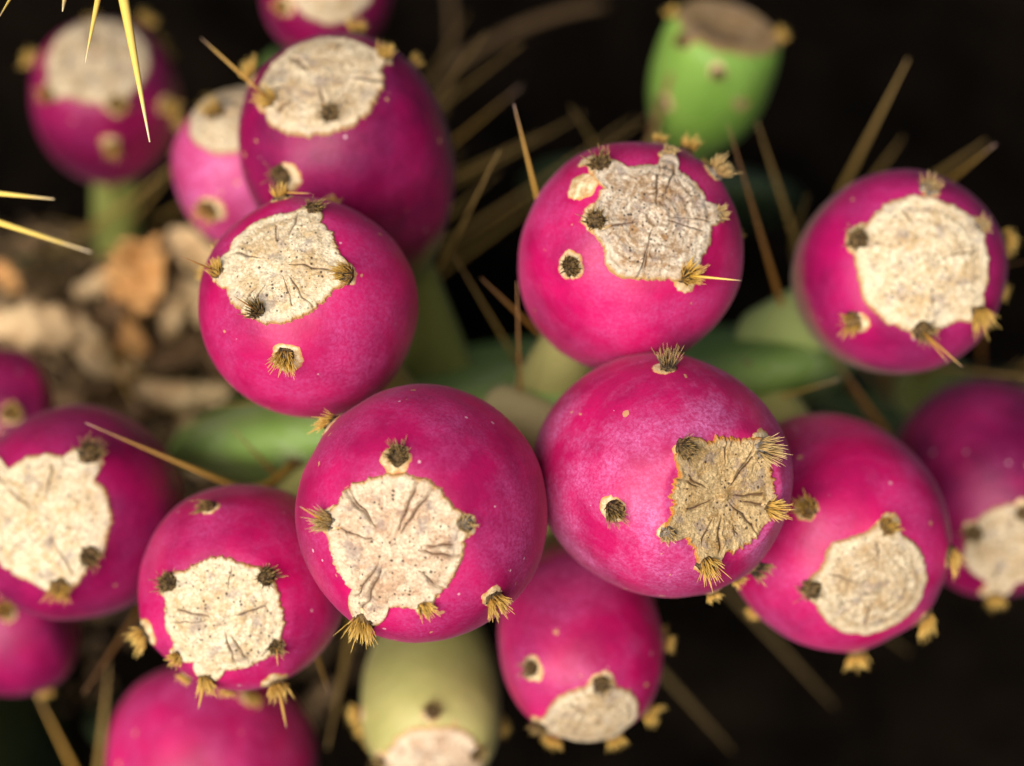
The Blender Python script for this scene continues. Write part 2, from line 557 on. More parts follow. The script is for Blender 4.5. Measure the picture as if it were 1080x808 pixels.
def make_areole(root, p, nrm, direction, size, kind, bvh, rng, seed):
    """a felted cushion on a corky patch, with its tuft of bristles"""
    u, w = perp(nrm)
    # cushion
    if kind == 'c':
        return cork_patch('cork_patch', root, p, p, u, w, nrm, size, bvh, rng, seed)
    felt = M['felt_grey'] if kind in ('g', 't') else M['felt']
    nr, nt = 9, 18
    V = []
    hgt = size * (0.72 if kind in ('k', 'g') else 0.6)
    lean = (direction - nrm * direction.dot(nrm)) * 0.45
    for i in range(nr):
        f = i / (nr - 1)
        rr = size * 0.74 * math.cos(f * math.pi / 2) ** 0.55
        for j in range(nt):
            a = 2 * math.pi * j / nt
            k = 1 + 0.34 * nz(math.cos(a), math.sin(a), f, 2.6, seed) + 0.16 * nz(math.cos(a), math.sin(a), f, 7, seed)
            z = hgt * (math.sin(f * math.pi / 2) ** 1.1) * (1 + 0.15 * nz(math.cos(a), math.sin(a), f, 4, seed + 3)) - size * 0.2
            V.append(u * math.cos(a) * rr * k + w * math.sin(a) * rr * k + nrm * z + lean * max(z, 0))
    ar = mesh_obj('areole', V, ring_faces(nr, nt) + [tuple(range((nr - 1) * nt, nr * nt))], felt, root, loc=p)
    cork_patch('cork_collar', ar, p, None, u, w, nrm, size, bvh, rng, seed)
    # bristles
    cnt, thk = 1.7, 0.72
    spec = {'k': (46, 0.85, 0.75, 'bristle_dark'), 'g': (40, 0.75, 0.7, 'bristle_tan'), 'b': (58, 1.18, 0.5, 'bristle'),
            't': (56, 1.2, 0.45, 'bristle_tan'), 'd': (50, 1.2, 0.42, 'bristle_dark'), 'm': (44, 1.0, 0.5, 'bristle')}[kind]
    V, F, T = bristle_mesh(int(spec[0] * cnt), size * spec[1], spec[2], size * 0.62, direction, nrm, rng, thk * (0.00015 if size > 0.0018 else 0.00012))
    V = [v + nrm * hgt * 0.35 for v in V]
    b = mesh_obj('bristle_tuft', V, F, M[spec[3]], ar, {'t': T})
    b['kind'] = 'stuff'
    return ar


# ------------------------------------------------------------------ fruits
ORIGIN = []


def make_fruit(label, c, off, R, scar, rs, pad, areoles, skin='skin', scarm='scar_cream', a=1.03, base=None, dep=0.04,
               cracks=6, detail=1.0, rb=0.40, seed=1, n_exp=2.25, sx=1.0, ringed=0.3, rough=1.0, extra_lobes=(), min_b=1.25, bl=1.12, crater=0.0, cw=1.0, rag=1.0):
    rng = random.Random(seed)
    C = P(c[0], c[1], off)
    Rm = R * pxs(off)
    rsm = rs * 1.06 * pxs(off)
    h = (a - dep) * Rm
    # crown direction so that the scar's middle lies where it is seen
    ax = camdir(0, 0, 1)
    for _ in range(6):
        tip = C + ax * h
        dt = (tip - CAM).dot(FWD)
        q = P(scar[0], scar[1], dt - D0) - C
        x, y = q.dot(RIGHT) / h, q.dot(UP) / h
        m = math.hypot(x, y)
        if m > 0.93:
            x, y = x / m * 0.93, y / m * 0.93
        ax = RIGHT * x + UP * y - FWD * math.sqrt(max(0.0, 1 - x * x - y * y))
    ax.normalize()
    xx = (UP.cross(ax)).normalized()
    yy = ax.cross(xx).normalized()
    pd = PADS[pad]
    want = P(*base) if base else C - ax * Rm * 1.75
    B = pd['bvh'].find_nearest(want)[0]
    rel = B - C
    b = -rel.dot(ax)
    b = max(b, min_b * Rm)
    ob = Vector((rel.dot(xx), rel.dot(yy)))
    b += 0.004
    root = bpy.data.objects.new('prickly_pear_fruit', None)
    root.empty_display_size = 0.01
    col.objects.link(root)
    basew = C + xx * ob.x + yy * ob.y - ax * b
    root.matrix_world = Matrix(((xx.x, yy.x, ax.x, basew.x), (xx.y, yy.y, ax.y, basew.y), (xx.z, yy.z, ax.z, basew.z), (0, 0, 0, 1)))
    tag(root, label, 'cactus fruit', 'prickly pear fruits')
    O = Vector((ob.x, ob.y, -b))
    nt = 112 if detail >= 1 else 72
    nu = 60 if detail >= 1 else 34
    nl = 46 if detail >= 1 else 30

    def prof():
        out = []
        for i in range(nl):
            u_ = 1 - i / nl                       # 1 at the base -> 0 at the equator
            zz = b * u_ / Rm
            e_ = max(0.0, 1 - (zz / bl) ** 2.1) ** 0.55
            nk = rb * (1 + 0.10 * u_)
            r = (e_ ** 5 + nk ** 5) ** 0.2 / (1 + nk ** 5) ** 0.2
            out.append((r * Rm, -b * u_))
        for i in range(nu + 1):
            f = i / nu * math.pi / 2
            r = max(math.cos(f), 0.0) ** (2 / n_exp)
            z = math.sin(f) ** (2 / n_exp) * a
            rr = r * Rm
            dz = 0.0
            if rr < rsm * 1.12:
                dz = dep * (1 - (rr / (rsm * 1.12)) ** 2) ** 1.0
            out.append((max(rr, 1e-5), (z - dz) * Rm))
        return out

    pr = prof()

    def build(tub):
        V, UPA = [], []
        for (r, z) in pr:
            t = max(0.0, -z / b)
            for j in range(nt):
                th = 2 * math.pi * j / nt
                ct, st = math.cos(th), math.sin(th)
                k = 1 + 0.034 * nz(ct, st, z / Rm, 1.0, seed) + 0.006 * nz(ct, st, z / Rm, 4.5, seed + 4)
                # a faint rib between the rows of areoles
                k += 0.006 * math.cos(5 * th + seed) * min(1, r / Rm * 1.2)
                v = Vector((r * ct * k * sx + ob.x * t * t, r * st * k / sx + ob.y * t * t, z))
                for (p, n_, s_) in tub:
                    d2 = (v - p).length_squared
                    w = s_ * 2.3
                    if d2 < w * w * 4:
                        v += n_ * (s_ * 0.26 * math.exp(-d2 / (w * w * 0.55)))
                V.append(v - O)
                UPA.append((z / Rm + 2.0) / 3.0)
        F = ring_faces(len(pr), nt) + [tuple(range(nt - 1, -1, -1))]
        return V, F, UPA

    V, F, UPA = build([])
    mw = root.matrix_world
    inv = mw.inverted()
    bvh = BVHTree.FromPolygons(V, F)
    cl = inv @ CAM
    spots = []
    for ar in areoles:
        px, py, kind, size = ar[:4]
        opt = ar[4] if len(ar) > 4 else {}
        q = inv @ P(px, py, off)
        hit = bvh.ray_cast(cl, (q - cl).normalized())
        if hit[0] is None:
            nn = bvh.find_nearest(q)
            p, n_ = nn[0], nn[1]
        else:
            p, n_ = hit[0], hit[1]
        spots.append((p, n_.normalized(), kind, size * pxs(off), opt))
    # some on the far side too, where the picture does not look
    for i in range(5):
        th = rng.uniform(0, 6.28)
        far = (inv.to_3x3() @ FWD)
        d = (far + Vector((math.cos(th), math.sin(th), 0)) * 0.9).normalized()
        q = Vector((0, 0, rng.uniform(-0.2, 0.35) * Rm)) - O
        hit = bvh.ray_cast(q + Vector((d.x, d.y, 0)).normalized() * Rm * 3, -Vector((d.x, d.y, 0)).normalized())
        if hit[0] and hit[1].normalized().dot((cl - hit[0]).normalized()) < -0.15:
            spots.append((hit[0], hit[1].normalized(), 'm', 9 * pxs(off), {}))
    V, F, UPA = build([(p + O, n_, s_) for p, n_, k_, s_, o_ in spots])
    bvh = BVHTree.FromPolygons(V, F)
    mesh_obj('skin', V, F, M[skin], root, {'up': UPA})

    # --- the corky scar where the flower was
    lobes = []
    for p, n_, k_, s_, o_ in spots:
        q = p + O
        r = math.hypot(q.x, q.y)
        if q.z > 0 and r < rsm * 1.38 and o_.get('lobe', True):
            lobes.append((math.atan2(q.y, q.x), r, s_ * o_.get('lw', 1.15)))
    for (lx, ly, lw) in extra_lobes:
        q = inv @ P(lx, ly, off)
        hit = bvh.ray_cast(cl, (q - cl).normalized())
        if hit[0]:
            q = hit[0] + O
            lobes.append((math.atan2(q.y, q.x), math.hypot(q.x, q.y), lw * pxs(off)))
    st_n = 520 if detail >= 2 else 300 if detail >= 1 else 110
    sr_n = 72 if detail >= 1 else 26
    outline = []
    for j in range(st_n):
        th = 2 * math.pi * j / st_n
        ct, st = math.cos(th), math.sin(th)
        r = rsm * (1 + 0.045 * nz(ct, st, 0, 1.5, seed + 9) + rag * 0.03 * nz(ct, st, 0, 5, seed + 5) + rag * 0.035 * nz(ct, st, 0, 16, seed + 6) + rag * 0.022 * nz(ct, st, 0, 45, seed + 7))
        for (la, lr, lw) in lobes:
            dth = (th - la + math.pi) % (2 * math.pi) - math.pi
            s_ = abs(dth) * lr / lw
            if s_ < 1.25:
                reach = lr + lw * 0.45 * math.sqrt(max(0.0, 1 - (s_ / 1.25) ** 2)) * (1 + 0.2 * nz(ct, st, 0, 11, seed))
                k = max(0.0, 1 - (s_ / 1.25) ** 2) ** 0.5
                r = max(r, r + (reach - r) * k)
        outline.append(r)
    crk = []
    for i in range(cracks):
        for _r in range(1 if detail < 2 or rng.random() < 0.4 else 2):
            crk.append((2 * math.pi * (i + rng.uniform(-0.3, 0.3)) / max(cracks, 1), rng.uniform(0.14, 0.5), rng.uniform(0.7, 1.0), rng.uniform(0.5, 1.3)))
    SV, RHO, CRK = [], [], []
    top = 3 * Rm
    for i in range(sr_n):
        rho = (i / (sr_n - 1)) ** 0.9
        for j in range(st_n):
            th = 2 * math.pi * j / st_n
            ct, st = math.cos(th), math.sin(th)
            r = max(rho * outline[j], 1e-5)
            x, y = r * ct, r * st
            hit = bvh.ray_cast(Vector((x, y, top)) - O, Vector((0, 0, -1)))
            z = hit[0].z if hit[0] else 0
            n_ = hit[1] if hit[0] else Vector((0, 0, 1))
            rn = r / rsm
            thick = 0.00042
            if rho > 0.86:
                thick += 0.00032 * math.sin((rho - 0.86) / 0.14 * math.pi) * (0.6 + 0.8 * nz(ct, st, 0, 6, seed))
            if rho > 0.965:
                thick *= 1 - (rho - 0.965) / 0.035 * 1.2
            thick += rough * 0.00014 * nz(x, y, 0, 1300, seed) * (1 if rho < 0.95 else 0.3)
            thick += rough * 0.00016 * nz(x, y, 0, 320, seed + 1) * (1 if rho < 0.95 else 0.3)
            thick += ringed * 0.00036 * math.sin(rn * 38 + 2.6 * nz(x, y, 0, 150, seed + 2)) * min(1, rn * 3) * (1 if rho < 0.9 else 0)
            # raised button in the middle with a moat
            thick += 0.0006 * math.exp(-(rn / 0.08) ** 2) - 0.0003 * math.exp(-((rn - 0.2) / 0.08) ** 2)
            thick += crater * (0.0005 * math.exp(-((rn - 0.19) / 0.06) ** 2) - 0.0006 * math.exp(-(rn / 0.1) ** 2) - 0.0003 * math.exp(-((rn - 0.42) / 0.14) ** 2) + 0.0002 * math.exp(-((rn - 0.8) / 0.12) ** 2))
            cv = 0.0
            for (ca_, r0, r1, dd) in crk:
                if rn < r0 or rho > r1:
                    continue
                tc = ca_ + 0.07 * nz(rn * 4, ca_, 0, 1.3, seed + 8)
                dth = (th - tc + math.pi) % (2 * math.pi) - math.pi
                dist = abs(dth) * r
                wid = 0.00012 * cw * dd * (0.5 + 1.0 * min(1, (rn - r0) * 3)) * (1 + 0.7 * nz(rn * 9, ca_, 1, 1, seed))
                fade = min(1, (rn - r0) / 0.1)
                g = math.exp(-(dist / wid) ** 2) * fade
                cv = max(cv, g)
                thick -= 0.0007 * cw * dd * g
                thick += 0.00015 * cw * dd * math.exp(-((dist - wid * 4.0) / (wid * 2.2)) ** 2) * fade
            if rho < 0.965:
                thick = max(thick, 0.00012)
            SV.append(Vector((x, y, 0)) - Vector((O.x, O.y, 0)) + Vector((0, 0, z)) + n_ * thick)
            RHO.append(rho)
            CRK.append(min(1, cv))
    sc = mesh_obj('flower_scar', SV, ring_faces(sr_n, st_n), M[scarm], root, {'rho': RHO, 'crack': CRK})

    crown = Vector((0, 0, 1))
    for i, (p, n_, kind, size, opt) in enumerate(spots):
        nn = bvh.find_nearest(p)
        p2 = nn[0]
        q = p + O
        radial = Vector((q.x, q.y, 0))
        radial = radial.normalized() if radial.length > 1e-6 else Vector((1, 0, 0))
        if 'd' in opt:
            dv = inv.to_3x3() @ camdir(opt['d'][0], -opt['d'][1], opt.get('z', 0.5))
        else:
            dv = (n_ + radial * 0.25 + crown * 0.25).normalized()
        dv.normalize()
        if dv.dot(n_) < 0.25:
            dv = (dv + n_ * (0.3 - dv.dot(n_))).normalized()
        ar = make_areole(root, p2, n_, dv, size, kind, bvh, rng, seed * 13 + i)
        for sp in opt.get('spines', ()):
            tipw = P(sp[0], sp[1], ((mw @ p2) - CAM).dot(FWD) - D0 - sp[2])
            tl = (inv @ tipw) - p2
            pts = [tl * f + n_ * size * 0.5 * (1 - f) for f in (0, 0.25, 0.5, 0.75, 1)]
            rad = sp[3] if len(sp) > 3 else 0.00028
            tv, tf, tt = tube(pts, [rad, rad * 0.95, rad * 0.8, rad * 0.55, rad * 0.12], 8)
            mesh_obj('spine', tv, tf, M[sp[4] if len(sp) > 4 else 'spine'], ar, {'t': tt})
    return root


# centre, depth, radius, scar, scar radius (read off the photograph, 1080 wide); areoles as x, y, kind, size
make_fruit('large magenta fruit with round pinkish cream scar split by radial cracks', (446, 541), 0.010, 133, (414, 574), 67, 'A', [
    (421, 483, 'k', 14, {'lobe': False}), (349, 549, 't', 13, {'d': (-0.7, -0.1), 'spines': [(316, 534, 0.004, 0.00028)]}),
    (489, 552, 'g', 12), (518, 628, 'b', 14, {'d': (0.5, 0.85), 'z': 0.4}), (385, 650, 'b', 17, {'d': (-0.15, 0.95), 'z': 0.5, 'lw': 1.3}),
    (448, 637, 'm', 11, {'d': (0.5, 0.7)}), (344, 440, 'b', 13, {'d': (-0.9, 0.15), 'z': 0.2})],
    'skin', 'scar_pink', dep=0.02, cracks=6, detail=2.0, seed=3, cw=1.5, ringed=0.05, base=(500, 470, 0.08))
make_fruit('magenta fruit with hollowed golden brown scar and bushy bristle tufts', (699, 502), 0.020, 127, (762, 523), 58, 'A', [
    (722, 474, 'k', 14, {'d': (0.5, 0.3), 'lw': 1.35}), (802, 471, 't', 15, {'d': (0.9, 0.15), 'z': 0.3}), (650, 536, 'd', 14, {'d': (0.2, 0.4), 'z': 0.8, 'lobe': False}),
    (705, 390, 'd', 13, {'d': (0.05, -0.95), 'z': 0.2, 'lobe': False}), (810, 535, 'b', 12, {'d': (0.8, 0.1), 'z': 0.3, 'spines': [(838, 538, 0.003, 0.00016)]}),
    (704, 561, 'g', 11), (744, 592, 'b', 14, {'d': (0.35, 0.7)}), (798, 600, 'd', 13, {'d': (0.75, 0.4), 'z': 0.2, 'lobe': False})],
    'skin_pale', 'scar_gold', dep=0.14, cracks=7, detail=2.0, seed=5, a=1.06, sx=1.0, base=(540, 437, 0.068), bl=1.25, rough=1.15, cw=1.5, rag=2.2, ringed=0.05, rb=0.22)
make_fruit('magenta fruit with grey ringed scar and one straight pale spine', (665, 270), 0.033, 117, (691, 230), 59, 'A', [
    (615, 197, 'c', 14, {'lobe': False}), (622, 172, 'c', 9, {'lobe': False}), (634, 178, 'k', 15, {'d': (-0.2, -0.3), 'z': 0.8}), (630, 234, 'k', 14, {'lw': 1.4}), (605, 280, 'd', 14, {'d': (0.0, 0.1), 'z': 0.9, 'lobe': False}),
    (706, 165, 'g', 9), (751, 185, 't', 14, {'d': (0.5, -0.4), 'z': 0.5, 'lobe': False}), (756, 227, 'g', 10), (723, 290, 'b', 14, {'d': (0.5, -0.2), 'z': 0.7, 'spines': [(782, 296, 0.004, 0.0003, 'spine_pale')]}),
    (726, 152, 'b', 12, {'d': (0.5, -0.9), 'z': 0.05, 'lobe': False})],
    'skin', 'scar_grey', dep=0.035, cracks=4, detail=2.0, seed=8, base=(578, 398, 0.074), bl=1.2, ringed=0.35, crater=1.0, extra_lobes=((652, 283, 17),), rb=0.29)
make_fruit('magenta fruit with pale cream scar and a hair-thin spine at its rim', (326, 326), 0.026, 114, (294, 277), 59, 'A', [
    (233, 288, 'm', 12, {'d': (-0.4, -0.6), 'z': 0.6, 'lw': 1.4, 'spines': [(190, 270, 0.006, 0.00022, 'spine_rust')]}), (274, 328, 'd', 12, {'d': (-0.3, -0.3), 'z': 0.8, 'spines': [(246, 312, 0.005, 0.0002, 'spine_rust')]}),
    (363, 290, 'm', 14, {'d': (-0.5, 0.0), 'z': 0.7}), (331, 224, 'k', 12, {'d': (0.2, -0.2)}), (297, 212, 'm', 12, {'d': (0, -0.9), 'z': 0.3, 'lobe': False, 'spines': [(328, 204, 0.003, 0.0002, 'spine')]}),
    (301, 374, 'b', 14, {'d': (-0.05, 0.6), 'z': 0.6, 'lobe': False})],
    'skin', 'scar_cream', dep=0.02, cracks=6, detail=2.0, seed=11, base=(395, 405, 0.078), ringed=0.1)
make_fruit('smaller rosy fruit with cream scar and long amber spines at its lower rim', (257, 618), 0.036, 107, (234, 652), 58, 'A', [
    (181, 614, 'k', 14), (280, 608, 'k', 13), (290, 679, 'k', 11, {'spines': [(293, 703, 0.001, 0.0002, 'spine')]}), (222, 537, 'd', 11, {'d': (-0.6, 0.3), 'lobe': False}),
    (219, 712, 'm', 13, {'d': (0, 0.9), 'z': 0.2, 'spines': [(209, 748, 0.0, 0.0004), (230, 737, 0.0, 0.0003)]}), (291, 716, 'b', 13, {'d': (0.05, 0.95), 'z': 0.1, 'lobe': False, 'spines': [(302, 768, 0, 0.0004)]}),
    (157, 667, 'b', 14, {'d': (-0.7, 0.7), 'z': 0.0, 'lobe': False}), (190, 690, 'm', 10)],
    'skin', 'scar_cream', dep=0.05, cracks=4, detail=2.0, seed=14, base=(345, 480, 0.09), ringed=0.3, a=1.08, rb=0.3)
make_fruit('magenta fruit with round cream scar, stalk on its shaded left shoulder', (949, 287), 0.055, 108, (976, 276), 66, 'A', [
    (907, 254, 'k', 14), (978, 201, 'g', 13, {'lobe': False}), (1031, 240, 'g', 11), (902, 337, 'm', 14, {'lobe': False}), (971, 345, 'k', 14, {'d': (0.2, 0.5), 'spines': [(1015, 387, 0.008, 0.0003), (1000, 383, 0.006, 0.00022)]}),
    (1028, 329, 'b', 14, {'d': (0.2, 0.8)}), (1062, 250, 'b', 12, {'d': (0.95, 0.2), 'z': 0.0, 'lobe': False})],
    'skin_blush', 'scar_cream', dep=0.03, cracks=4, seed=17, base=(815, 326, 0.098), bl=1.2, ringed=0.25, rb=0.34)
make_fruit('magenta fruit with buff scar tucked under the fruit with the golden scar', (882, 563), 0.052, 117, (921, 620), 57, 'A', [
    (934, 555, 'm', 13), (853, 537, 'm', 14, {'lobe': False}), (857, 619, 'k', 14, {'d': (-0.5, 0)}), (998, 584, 'b', 14, {'d': (0.4, 0.9), 'z': 0.1, 'lobe': False}),
    (904, 686, 'b', 14, {'d': (0.1, 0.95), 'z': 0.1}), (972, 648, 'b', 14, {'d': (0.1, 0.9), 'z': 0.2})],
    'skin', 'scar_buff', dep=0.03, cracks=5, seed=20, base=(800, 450, 0.092), bl=1.3, ringed=0.25, extra_lobes=((880, 578, 12),))
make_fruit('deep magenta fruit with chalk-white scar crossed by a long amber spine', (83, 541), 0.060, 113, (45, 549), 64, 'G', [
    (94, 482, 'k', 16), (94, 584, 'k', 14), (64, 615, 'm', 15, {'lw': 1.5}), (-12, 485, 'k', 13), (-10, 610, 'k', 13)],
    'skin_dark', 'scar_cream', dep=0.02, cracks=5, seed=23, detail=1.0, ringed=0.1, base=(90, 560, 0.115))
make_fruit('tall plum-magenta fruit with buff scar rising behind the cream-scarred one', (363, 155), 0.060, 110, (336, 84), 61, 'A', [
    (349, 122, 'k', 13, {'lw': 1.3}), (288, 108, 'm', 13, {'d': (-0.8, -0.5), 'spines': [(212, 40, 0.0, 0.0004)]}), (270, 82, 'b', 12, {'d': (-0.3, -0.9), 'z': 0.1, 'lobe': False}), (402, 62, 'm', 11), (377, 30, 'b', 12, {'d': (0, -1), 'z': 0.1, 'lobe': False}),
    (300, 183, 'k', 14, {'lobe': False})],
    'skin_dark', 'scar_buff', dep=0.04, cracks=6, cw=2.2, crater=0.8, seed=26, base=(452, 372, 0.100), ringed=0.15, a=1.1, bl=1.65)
make_fruit('rosy pink fruit half hidden behind the tall plum-magenta fruit', (262, 182), 0.098, 78, (246, 118), 46, 'D', [
    (228, 122, 'm', 14), (222, 218, 'm', 14, {'lobe': False})],
    'skin_pale', 'scar_buff', dep=0.03, cracks=3, seed=29, detail=0.5, base=(300, 290, 0.135), a=1.15)
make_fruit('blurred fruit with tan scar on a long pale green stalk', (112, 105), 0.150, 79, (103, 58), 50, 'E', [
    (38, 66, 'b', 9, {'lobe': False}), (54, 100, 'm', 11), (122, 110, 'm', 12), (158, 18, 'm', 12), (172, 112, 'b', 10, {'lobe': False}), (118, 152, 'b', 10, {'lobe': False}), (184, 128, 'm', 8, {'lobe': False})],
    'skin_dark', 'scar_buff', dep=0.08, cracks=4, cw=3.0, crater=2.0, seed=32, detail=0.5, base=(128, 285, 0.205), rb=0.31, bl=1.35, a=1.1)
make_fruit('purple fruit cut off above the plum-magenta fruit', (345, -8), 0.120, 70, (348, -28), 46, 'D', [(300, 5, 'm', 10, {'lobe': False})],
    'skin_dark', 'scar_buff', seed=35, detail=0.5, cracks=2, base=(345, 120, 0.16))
make_fruit('unripe green fruit with a hollow tan top', (752, 75), 0.140, 64, (766, 34), 51, 'H', [
    (712, 18, 'b', 7, {'lobe': False}), (722, 45, 'k', 9), (757, 76, 'k', 8, {'lobe': False}), (818, 42, 'b', 8, {'lobe': False}), (702, 107, 'k', 8, {'lobe': False}), (779, 107, 'g', 8, {'lobe': False})],
    'skin_green', 'scar_hollow', dep=0.40, seed=38, detail=0.5, cracks=2, base=(702, 205, 0.19), a=1.15, rb=0.50, n_exp=3.4, bl=1.75)
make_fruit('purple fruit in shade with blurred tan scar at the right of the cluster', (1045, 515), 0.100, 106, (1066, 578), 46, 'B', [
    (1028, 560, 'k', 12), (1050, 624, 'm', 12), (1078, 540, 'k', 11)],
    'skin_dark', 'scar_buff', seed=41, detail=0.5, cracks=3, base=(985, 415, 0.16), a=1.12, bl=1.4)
make_fruit('long magenta fruit hanging below the gap between two large fruits', (612, 676), 0.060, 86, (626, 760), 46, 'A', [
    (563, 704, 'k', 11, {'lobe': False}), (633, 720, 'k', 12), (572, 762, 'k', 11), (687, 754, 'b', 12, {'d': (0.8, 0.4)}), (576, 792, 'b', 12, {'d': (0, 1)}), (656, 792, 'b', 11, {'d': (0, 1)})],
    'skin', 'scar_buff', seed=44, detail=1.0, cracks=3, base=(590, 500, 0.105), bl=1.5, a=1.22, n_exp=2.3, ringed=0.3)
make_fruit('unripe tan green fruit hanging under the fruit with pinkish cream scar', (455, 745), 0.085, 74, (458, 808), 47, 'A', [
    (383, 752, 'b', 10, {'d': (-1, 0.2), 'z': 0, 'lobe': False}), (456, 751, 'k', 11, {'lobe': False}), (500, 792, 'k', 10), (405, 800, 'k', 9)],
    'skin_tan', 'scar_pink', seed=47, detail=0.5, cracks=3, base=(470, 500, 0.125), a=1.2, n_exp=2.6, rb=0.6, bl=1.9)
make_fruit('smooth blurred pink fruit below the rosy fruit with amber spines', (222, 800), 0.100, 110, (215, 880), 45, 'L', [
    (264, 737, 'b', 10, {'d': (0, 0.6), 'lobe': False})], 'skin', 'scar_buff', seed=50, detail=0.5, cracks=2, base=(225, 722, 0.16))
make_fruit('blurred magenta fruit peeping over the fruit with chalk-white scar', (5, 440), 0.105, 72, (-62, 432), 34, 'G', [(10, 436, 'm', 13, {'lobe': False})],
    'skin_dark', 'scar_buff', seed=53, detail=0.5, cracks=2, base=(50, 500, 0.14))
make_fruit('blurred purple fruit under the fruit with chalk-white scar', (22, 655), 0.098, 76, (-62, 700), 34, 'G', [(5, 645, 'b', 12, {'lobe': False})],
    'skin_dark', 'scar_buff', seed=56, detail=0.5, cracks=2, base=(60, 600, 0.14))


# ------------------------------------------------------------------ long spines on the pads
def pad_spine(pad, tip, basep, rad, mat, straight=False):
    """a spine from its seat on a pad to its tip, through the given low point"""
    pd = PADS[pad]
    T_, Bp = P(*tip), P(*basep)
    d = (Bp - T_).normalized()
    hit = pd['bvh'].ray_cast(Bp, d, 0.10)
    if hit[0]:
        seat = hit[0]
    else:
        seat = pd['bvh'].find_nearest(Bp + d * 0.02)[0]
    L1, L2 = (Bp - seat).length, (T_ - Bp).length
    pts = []
    c1 = Bp + d * min(L1 * 0.5, 0.03)
    for i in range(9):
        f = i / 8
        if L1 > 1e-4:
            pts.append(seat * (1 - f) ** 2 + c1 * 2 * f * (1 - f) + Bp * f * f)
    for i in range(1, 9):
        pts.append(Bp.lerp(T_, i / 8))
    if straight:
        pts = [seat.lerp(T_, i / 12) + d.cross(FWD) * (0.002 * math.sin(i / 12 * math.pi)) for i in range(13)]
    inv = pd['inv']
    pl = [inv @ p for p in pts]
    k = len(pl)
    rr = [rad * (1.0 - 0.92 * (i / (k - 1)) ** 1.6) for i in range(k)]
    tv, tf, tt = tube(pl, rr, 8)
    s = mesh_obj('spine', tv, tf, M[mat], pd['root'], {'t': tt})
    u, w = perp((pl[1] - pl[0]).normalized())
    n_ = (pl[1] - pl[0]).normalized()
    V = []
    for i in range(5):
        for j in range(10):
            a = j / 10 * 6.2832
            r = 0.0022 * math.cos(i / 4 * 1.5) ** 0.6
            V.append(pl[0] + (u * math.cos(a) + w * math.sin(a)) * r + n_ * (0.0014 * math.sin(i / 4 * 1.57) - 0.0006))
    mesh_obj('areole', V, ring_faces(5, 10) + [tuple(range(40, 50))], M['felt'], pd['root'])


SP = [
    ('J', (90, 66, -0.004), (107, -20, 0.005), 0.0011, 'spine_pale'), ('J', (158, 150, -0.006), (126, -25, 0.004), 0.0018, 'spine_pale'),
    ('J', (-2, 20, -0.01), (22, -20, 0.0), 0.0007, 'spine_pale'), ('J', (66, 12, -0.0), (72, -25, 0.01), 0.0014, 'spine_pale'),
    ('K', (57, 210, -0.030), (-40, 200, -0.01), 0.0013, 'spine_pale'), ('K', (96, 266, -0.045), (-40, 222, -0.01), 0.0014, 'spine_pale'),
    ('H', (542, 110, 0.03), (568, 214, 0.05), 0.00075, 'spine'), ('A', (545, 297, 0.035), (549, 425, 0.07), 0.0007, 'spine_rust'),
    ('A', (507, 293, 0.05), (548, 332, 0.065), 0.0006, 'spine_rust'), ('A', (478, 268, 0.07), (530, 355, 0.09), 0.0006, 'spine_dull'),
    ('D', (527, 158, 0.05), (472, 268, 0.09), 0.0007, 'spine_dull'),
    ('H', (602, 112, 0.11), (634, 162, 0.14), 0.0009, 'spine_dull'), ('A', (768, 132, 0.055), (815, 290, 0.085), 0.00085, 'spine_rust'),
    ('A', (798, 128, 0.09), (842, 262, 0.12), 0.0011, 'spine_dull'), ('B', (958, 62, 0.09), (888, 200, 0.13), 0.0014, 'spine_dull'),
    ('B', (952, 145, 0.13), (920, 190, 0.15), 0.0011, 'spine_dull'), ('B', (1050, 152, 0.065), (1000, 192, 0.10), 0.0009, 'spine'),
    ('B', (1040, 148, 0.11), (980, 190, 0.14), 0.0012, 'spine_dull'), ('B', (852, 205, 0.10), (838, 250, 0.13), 0.0008, 'spine_dull'),
    ('A', (90, 446, 0.025), (243, 511, 0.06), 0.0009, 'spine'), ('G', (120, 626, 0.045), (165, 605, 0.075), 0.0007, 'spine'),
    ('A', (246, 453, 0.055), (295, 505, 0.08), 0.0008, 'spine_rust'), ('G', (88, 731, 0.075), (150, 640, 0.11), 0.0010, 'spine_rust'),
    ('A', (347, 732, 0.05), (334, 690, 0.07), 0.0006, 'spine'), ('G', (32, 718, 0.11), (80, 815, 0.14), 0.0010, 'spine'),
    ('G', (115, 700, 0.11), (104, 815, 0.14), 0.0014, 'spine_dull'), ('A', (220, 430, 0.06), (285, 422, 0.09), 0.0007, 'spine'),
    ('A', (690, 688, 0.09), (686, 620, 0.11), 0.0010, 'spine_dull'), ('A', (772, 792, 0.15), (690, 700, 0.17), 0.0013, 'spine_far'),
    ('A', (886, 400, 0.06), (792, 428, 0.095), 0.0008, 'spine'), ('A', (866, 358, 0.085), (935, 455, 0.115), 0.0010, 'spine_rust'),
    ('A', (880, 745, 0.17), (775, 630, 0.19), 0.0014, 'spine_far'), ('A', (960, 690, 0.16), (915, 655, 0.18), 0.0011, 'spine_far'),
    ('B', (1085, 398, 0.09), (990, 388, 0.13), 0.0012, 'spine_dull'), ('B', (1085, 275, 0.06), (1050, 282, 0.10), 0.0006, 'spine_rust'),
    ('A', (145, 435, 0.12), (118, 380, 0.16), 0.0010, 'spine'), ('A', (345, 790, 0.10), (372, 660, 0.13), 0.0016, 'spine_dull'),
]
r5 = random.Random(31)
